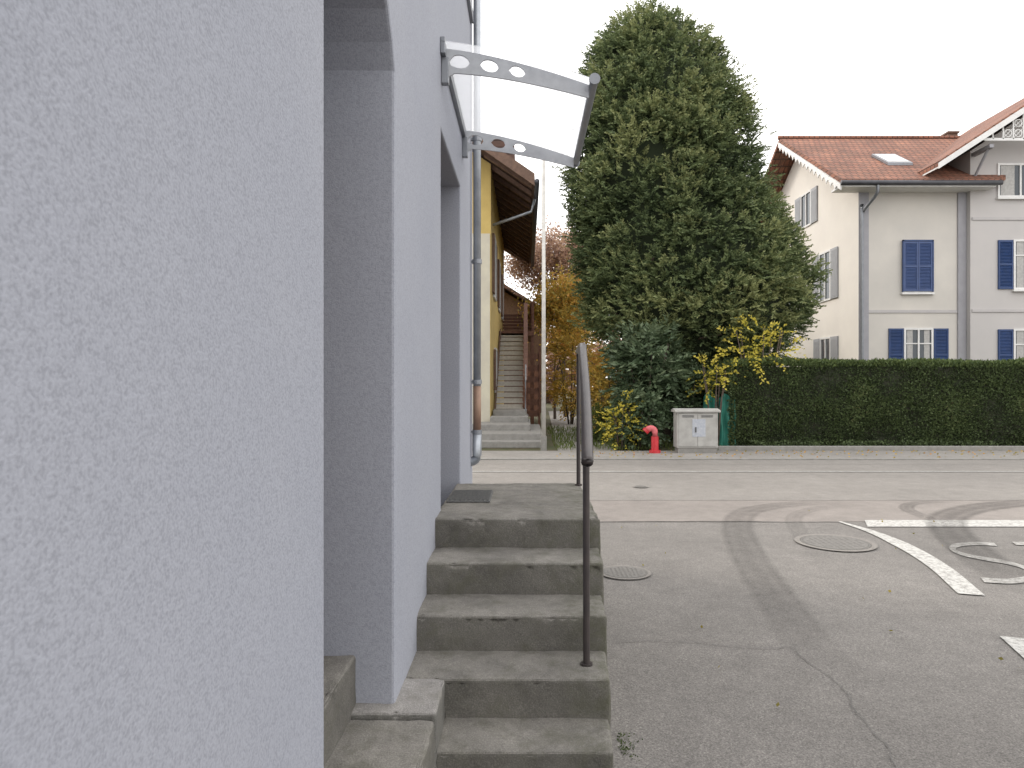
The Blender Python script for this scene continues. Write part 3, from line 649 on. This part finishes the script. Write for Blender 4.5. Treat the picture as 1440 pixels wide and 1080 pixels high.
def side_window(ya,yb,za,zb):
    x=SX-.013
    mb=MB(); mb.box(x-.01,x-.002,ya,yb,za,zb); w=build(mb,'window','glass',ah,origin=(x,(ya+yb)/2,za))
    mb=MB(); t=.07; ym=(ya+yb)/2
    for a,b,c,d in ((ya-t,ya,za-t,zb+t),(yb,yb+t,za-t,zb+t),(ya,yb,zb,zb+t),(ya,yb,za-t,za),(ym-.03,ym+.03,za,zb)): mb.box(x-.05,x-.003,a,b,c,d)
    build(mb,'frame','white',w,merge=False)
    for a,b in ((ya-.65,ya-.09),(yb+.09,yb+.65)):
        mb=MB(); mb.box(x-.06,x-.003,a,b,za-.05,zb+.05)
        k=za
        while k<zb-.04: mb.box(x-.07,x-.061,a+.05,b-.05,k,k+.03); k+=.06
        build(mb,'shutter','shgrey',w,merge=False)
side_window(28.0,28.9,8.2,9.5); side_window(26.2,27.1,4.9,6.7); side_window(26.2,27.0,1.7,3.35); side_window(30.5,31.4,4.9,6.7)

# ------------------------------------------------------------------ vegetation
def spray_cloud(cent,rad,outw,per,K,L,leafL,leafW,droop=.25,spread=.8):
    C=len(cent); off=nrm(rng.normal(size=(C,per,3)))*rng.random((C,per,1))**.45
    p=cent[:,None,:]+off*rad[:,None,None]*np.array([1,1,.75])
    a=nrm(outw[:,None,:]*.7+off*.9+rng.normal(size=(C,per,3))*.25+np.array([0,0,.15]))
    ct=rng.random((C,1))*.35
    t=(np.arange(K)+.5)/K
    sd=nrm(np.cross(a,nrm(rng.normal(size=(C,per,3))*.35+np.array([0,0,1]))))
    pos=p[:,:,None,:]+a[:,:,None,:]*(t[None,None,:,None]*L)-np.array([0,0,1])*(t**2*L*droop)[None,None,:,None]
    sg=np.where(np.arange(K)%2==0,1,-1)[None,None,:,None]
    d=nrm(a[:,:,None,:]*.75+sd[:,:,None,:]*sg*spread+rng.normal(size=pos.shape)*.18-np.array([0,0,.1]))
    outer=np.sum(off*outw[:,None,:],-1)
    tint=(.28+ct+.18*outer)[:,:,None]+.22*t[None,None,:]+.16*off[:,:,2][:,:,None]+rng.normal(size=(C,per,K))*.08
    n=C*per*K
    return pos.reshape(n,3),d.reshape(n,3),tint.reshape(n)
def blob_core(prof,name,parent,scale,matn):
    mb=MB(); nz=len(prof); n=28; vs=[]
    for i,(z,cx,cy,rx,ry) in enumerate(prof):
        for k in range(n):
            a=2*math.pi*k/n; q=scale*(1+.16*noise.noise(Vector((math.cos(a)*2+cx,math.sin(a)*2,z*1.1))))
            vs.append((cx+math.cos(a)*rx*q,cy+math.sin(a)*ry*q,z))
    fs=[(i*n+k,i*n+(k+1)%n,(i+1)*n+(k+1)%n,(i+1)*n+k) for i in range(nz-1) for k in range(n)]
    fs+=[tuple(range(n-1,-1,-1)),tuple(range((nz-1)*n,nz*n))]
    mb.add(vs,fs); return build(mb,name,matn,parent,smooth=True)
D=19.6; k=D/960
rows=[(26,895,935),(40,862,968),(62,836,992),(95,814,1018),(130,806,1036),(165,802,1054),(205,790,1072),(250,784,1084),(300,786,1098),(350,794,1126),(400,804,1148),(450,820,1142),(490,858,1106),(530,878,1045),(575,885,1000)]
prof=[]
for y,l,r in rows[::-1]:
    z=1.6+(540-y)*k; cx=((l+r)/2-740)*k; rx=(r-l)/2*k; prof.append((z,cx,D,rx,max(rx*.72,.3)))
pz=np.array([p[0] for p in prof]); pcx=np.array([p[1] for p in prof]); prx=np.array([p[3] for p in prof])
yew=empty('yew_tree',(4.2,D,0),'huge dense green yew tree standing behind the cabinet','tree')
C=1950; z=rng.uniform(1.0,pz[-1]-.05,C*3); w=np.interp(z,pz,prx); keep=rng.random(C*3)<(w/4.0+.12); z=z[keep][:C]; C=len(z)
a=rng.uniform(0,2*math.pi,C); cx=np.interp(z,pz,pcx); rx=np.interp(z,pz,prx)
lob=np.array([noise.noise(Vector((math.cos(q)*1.7,math.sin(q)*1.7,h*.75)))+.7*noise.noise(Vector((math.cos(q)*4.2+9,math.sin(q)*4.2,h*1.9))) for q,h in zip(a,z)])
stick=np.where(rng.random(C)<.11,rng.uniform(.05,.22,C),0)
rr=rx*(.90+.15*lob+rng.uniform(-.07,.02,C))-.12+stick
cent=np.stack([cx+np.cos(a)*rr,D+np.sin(a)*rr*.72,z],1)
outw=nrm(np.stack([np.cos(a),np.sin(a),np.full(C,.45)],1))
rad_=np.where(stick>0,rng.uniform(.16,.28,C),rng.uniform(.24,.48,C))
B,Dr,Ti=spray_cloud(cent,rad_,outw,13,13,.27,.1,.03,.1)
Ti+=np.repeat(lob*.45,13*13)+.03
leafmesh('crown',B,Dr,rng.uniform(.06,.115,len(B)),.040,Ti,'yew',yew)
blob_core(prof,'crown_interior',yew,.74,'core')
mb=MB(); mb.tube([(4.1,D,0),(4.15,D,2),(4.1,D,5),(3.9,D,9),(3.6,D,11.2)],[.45,.38,.28,.15,.05],12)
for i in range(22):
    zz_=1.6+i*.40; q=i*2.4; r_=float(np.interp(zz_+.5,pz,prx))*.85; c_=float(np.interp(zz_+.5,pz,pcx))
    mb.tube([(4.0,D,zz_),(4.0+math.cos(q)*r_*.5,D+math.sin(q)*r_*.4,zz_+.35),(c_+math.cos(q)*r_,D+math.sin(q)*r_*.7,zz_+.5)],[.12,.07,.02],6)
build(mb,'trunk','bark',yew,smooth=True)

HX0,HX1,HY0,HY1,HZ=5.0,20,16.6,17.9,2.12
hg=empty('clipped_hedge',(9,17.2,0),'long clipped dark green hedge along the pavement','hedge')
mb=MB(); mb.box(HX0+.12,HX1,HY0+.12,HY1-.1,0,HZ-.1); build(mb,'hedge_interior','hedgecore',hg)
def hnoise(P,s,amp): return np.array([noise.noise(Vector(p)*s) for p in P])*amp
n=60000; x=rng.uniform(HX0,15.5,n); zq=rng.uniform(.0,HZ,n)
P=np.stack([x,np.full(n,HY0),zq],1); nn=hnoise(P,1.4,1)
P[:,1]+=.08-nn*.10+rng.uniform(-.03,.07,n); d=np.stack([rng.normal(size=n)*.6,-.7+rng.normal(size=n)*.3,.35+rng.normal(size=n)*.6],1)
ti=.38+nn*.5+rng.normal(size=n)*.16+(zq/HZ)*.1
dead=hnoise(P,3.1,1); ti-=np.where(dead>.38,.2,0)
leafmesh('hedge_leaves',P,d,rng.uniform(.04,.07,n),.034,ti,'hedge',hg)
n=22000; P=np.stack([rng.uniform(HX0,15.5,n),rng.uniform(HY0,HY1,n),np.full(n,HZ)],1); P[:,2]+=hnoise(P,1.2,.07)+rng.uniform(-.1,.05,n)
leafmesh('hedge_top',P,np.stack([rng.normal(size=n)*.5,rng.normal(size=n)*.5-.15,.6+rng.random(n)*.5],1),rng.uniform(.05,.11,n),.035,rng.random(n),'hedgetop',hg)
n=4000; P=np.stack([HX0+rng.uniform(-.06,.1,n),rng.uniform(HY0,HY1,n),rng.uniform(0,HZ,n)],1)
leafmesh('hedge_end',P,np.stack([-.8+rng.normal(size=n)*.3,rng.normal(size=n)*.5,rng.normal(size=n)*.5],1),.065,.034,.4+rng.normal(size=n)*.2,'hedge',hg)
mb=MB(); mb.box(4.45,20,16.12,16.26,0,.13); build(mb,'low_border_wall','kerb',label='low stone border wall in front of the hedge',cat='wall',bevel=.015)
n=3600; P=np.stack([rng.uniform(4.6,15.5,n),rng.uniform(16.26,16.6,n),rng.uniform(.04,.24,n)],1); P=P[hnoise(P*np.array([1,0,0]),.9,1)>-.12]; n=len(P)
leafmesh('ground_ivy',P,np.stack([rng.normal(size=n),-.4+rng.normal(size=n)*.4,rng.normal(size=n)*.6],1),.06,.045,rng.random(n)*.6,'hedge',kind='stuff',label='patchy ivy at the foot of the hedge')

def bush(name,label,cx,cy,z0,z1,rx,ry,C,per,K,L,lL,lW,matn,cat='shrub',tb=0,stems=6,stemtop=.8,group=None):
    e=empty(name,(cx,cy,0),label,cat,group)
    u=nrm(rng.normal(size=(C,3))); rad=rng.random((C,1))**.4
    c=np.array([cx,cy,(z0+z1)/2])+u*rad*np.array([rx,ry,(z1-z0)/2])*.85
    c[:,2]=np.maximum(c[:,2],.1)
    B,Dr,Ti=spray_cloud(c,np.full(C,min(rx,.35)*.8),nrm(u+np.array([0,0,.1])),per,K,L,lL,lW,.3)
    m=B[:,2]>.02
    leafmesh('foliage',B[m],Dr[m],rng.uniform(.7,1.2,m.sum())*lL,lW,Ti[m]+tb,matn,e)
    mb=MB()
    for i in range(stems):
        q=i*2.399; tz=z0+(z1-z0)*stemtop*random.uniform(.7,1); mb.tube([(cx+.08*math.cos(q),cy+.08*math.sin(q),0),(cx+.3*rx*math.cos(q),cy+.3*ry*math.sin(q),tz*.5),(cx+.6*rx*math.cos(q),cy+.6*ry*math.sin(q),tz)],[.03,.02,.008],6)
    build(mb,'stems','bark',e,smooth=True)
    return e
bush('laurel_shrub','dark glossy broad-leaved shrub below the yew tree',3.05,17.3,.0,3.6,.95,.8,110,9,9,.3,.17,.055,'laurel')
bush('ivy_shrub','dense ivy shrub beside the utility cabinet',2.75,16.6,.0,1.5,.6,.4,70,8,8,.2,.10,.06,'laurel',tb=-.1)
bush('dark_shrub','dark evergreen shrub under the yew branches',4.2,17.5,.0,2.4,.8,.5,80,9,9,.3,.12,.05,'laurel',tb=-.15)
bush('golden_shrub','yellow-leaved shrub growing out over the hedge',5.75,16.85,1.8,3.35,.98,.35,28,4,6,.32,.10,.055,'gold',tb=.05)
bush('golden_shrub','small yellow-leaved shrub beside the tarp',4.6,16.7,1.25,2.3,.5,.25,16,4,6,.25,.09,.05,'gold')
bush('flowering_shrub','low bush with bright yellow leaves near the path',2.3,16.5,.1,1.35,.36,.3,30,5,6,.2,.08,.05,'gold')
G='autumn shrubs and trees behind the path'
bush('autumn_shrub','orange and yellow autumn shrub behind the path',2.6,22,.0,3.2,.85,.8,90,7,8,.35,.10,.06,'autumn',group=G)
bush('autumn_shrub','tall yellow autumn bush behind the path',1.75,27,.0,5.0,1.0,.9,90,7,8,.4,.12,.07,'autumn',tb=-.05,group=G)
bush('autumn_shrub','yellowing bush under the edge of the yew',2.3,19.2,.2,2.6,.45,.5,45,6,8,.3,.10,.06,'autumn',tb=-.1,group=G)
bush('green_shrub','green bush at the edge of the path',2.1,19.0,.0,1.1,.5,.5,40,7,8,.25,.09,.05,'weed')
def branch_tree(name,label,x,y,h,spread,matn,leafn,seed,lL=.14,lW=.09,rb=.012):
    random.seed(seed); e=empty(name,(x,y,0),label,'tree',G); mb=MB(); ends=[]
    def rec(p,d,L,r,lev):
        q=p+d*L*.5+Vector((random.uniform(-1,1),random.uniform(-1,1),0))*L*.06; e2=q+(d+Vector((0,0,.05))).normalized()*L*.5
        mb.tube([p,q,e2],[r,r*.8,r*.6],6 if lev<2 else 4,cap=False)
        if lev>=2: ends.append((q,d)); ends.append((e2,d))
        if lev<4:
            for i in range(3):
                nd=(d+Vector((random.uniform(-1,1),random.uniform(-1,1),random.uniform(-.2,.5)))*spread).normalized(); rec(e2,nd,L*.72,r*.58,lev+1)
    rec(Vector((x,y,0)),Vector((0,0,1)),h*.33,h*rb,0)
    build(mb,'trunk','bark',e,merge=False)
    E_=np.array([tuple(p) for p,_ in ends]); idx=rng.integers(0,len(E_),leafn); B=E_[idx]+rng.normal(size=(leafn,3))*.38
    leafmesh('crown',B,rng.normal(size=(leafn,3))-np.array([0,0,.5]),lL,lW,rng.random(len(E_))[idx]*.7+rng.random(leafn)*.3,matn,e)
branch_tree('autumn_tree','thin russet autumn tree with fine twigs',1.9,33,9.4,.7,'russet',16000,3,.13,.08)
branch_tree('autumn_tree','reddish autumn tree standing behind the chalet',.9,36,9.6,.75,'russet',16000,5,.13,.08)
branch_tree('autumn_tree','golden autumn tree behind the garden path',3.0,28,6.6,.75,'autumn',9000,8)
branch_tree('autumn_tree','yellow leaved small tree beside the chalet porch',1.3,31,6.0,.75,'autumn',8000,11)
C=260; c=np.stack([rng.uniform(-14,22,C),rng.uniform(55,62,C),rng.uniform(.5,5.6,C)],1)
B,Dr,Ti=spray_cloud(c,np.full(C,1.1),np.tile([0,-1,0],(C,1)).astype(float),10,8,.9,.3,.2)
leafmesh('distant_wood',B,Dr,.45,.32,Ti,'russet',kind='stuff',label='distant brownish autumn woodland')
n=2200; x=.41+np.abs(rng.normal(size=n))*.035; y=rng.uniform(2.6,6.5,n)
P=np.stack([x,y,np.full(n,.006)],1); keep=hnoise(P,3,1)>.05; P=P[keep]; n=len(P)
leafmesh('weeds',P,np.stack([rng.normal(size=n)*.8,rng.normal(size=n)*.8,.1+rng.random(n)*.2],1),rng.uniform(.006,.014,n),.007,rng.random(n)*.5,'weed',kind='stuff',label='moss and tiny weeds along the steps')
n=3500; P=np.stack([rng.uniform(.7,4.6,n),rng.uniform(16.1,24,n),np.full(n,.02)],1)
leafmesh('grass',P,np.stack([rng.normal(size=n)*.3,rng.normal(size=n)*.3,np.ones(n)],1),rng.uniform(.08,.2,n),.02,.3+rng.random(n)*.7,'weed',kind='stuff',label='rough grass beside the garden path')
n=420; x=np.concatenate([rng.uniform(1.5,14,n//2),rng.uniform(.6,14,n-n//2)]); y=np.concatenate([rng.uniform(15.2,16.1,n//2),rng.uniform(14.52,16.1,n-n//2)])
P=np.stack([x,y,np.full(n,.035)],1)
leafmesh('fallen_leaves',P,np.stack([rng.normal(size=n),rng.normal(size=n),rng.random(n)*.15],1),.05,.04,rng.random(n),'autumn',kind='stuff',label='fallen autumn leaves on the pavement')
n=26; P=np.stack([rng.uniform(.5,5,n),rng.uniform(2.5,9,n),np.full(n,.02)],1)
leafmesh('fallen_leaves',P,np.stack([rng.normal(size=n),rng.normal(size=n),rng.random(n)*.15],1),.03,.022,rng.random(n)*.3,'autumn',kind='stuff',label='scattered small leaves on the asphalt')

# ------------------------------------------------------------------ light
w=bpy.data.worlds.new("World"); scene.world=w; w.use_nodes=True; nt=w.node_tree; nt.nodes.clear()
out=N(nt,'ShaderNodeOutputWorld'); bg=N(nt,'ShaderNodeBackground'); bg2=N(nt,'ShaderNodeBackground')
sky=N(nt,'ShaderNodeTexSky',sky_type='NISHITA'); sky.sun_disc=False
el=math.radians(32); az=math.radians(-62)
sky.sun_elevation=el; sky.sun_rotation=az; sky.dust_density=3
nt.links.new(sky.outputs[0],bg.inputs[0]); bg.inputs[1].default_value=.12
tc=N(nt,'ShaderNodeTexCoord'); n=noise_node(nt,1.6,6,.55,vec=tc.outputs['Generated']); r=ramp(nt,n.outputs[0],[(.3,(.98,.975,.985)),(.7,(1.0,.98,.945))])
nt.links.new(r.outputs[0],bg2.inputs[0]); bg2.inputs[1].default_value=2.4
mx=N(nt,'ShaderNodeMixShader'); mx.inputs[0].default_value=.87; nt.links.new(bg.outputs[0],mx.inputs[1]); nt.links.new(bg2.outputs[0],mx.inputs[2]); nt.links.new(mx.outputs[0],out.inputs[0])
sd=bpy.data.lights.new('sun','SUN'); sd.energy=1.5; sd.angle=math.radians(14); sd.color=(1,.93,.83)
so=bpy.data.objects.new('sun',sd); COL.objects.link(so)
dirv=Vector((math.sin(az)*math.cos(el),math.cos(az)*math.cos(el),math.sin(el)))
so.rotation_euler=dirv.to_track_quat('Z','Y').to_euler()
scene.view_settings.view_transform='Standard'; scene.view_settings.look='None'; scene.view_settings.exposure=0
cam=bpy.data.cameras.new('camera'); co=bpy.data.objects.new('camera',cam); COL.objects.link(co)
co.location=(0,0,1.6); co.rotation_euler=(math.radians(90),0,0); cam.lens=24; cam.sensor_width=36; cam.shift_x=-20/1440; cam.clip_start=.05; cam.clip_end=1000
scene.camera=co
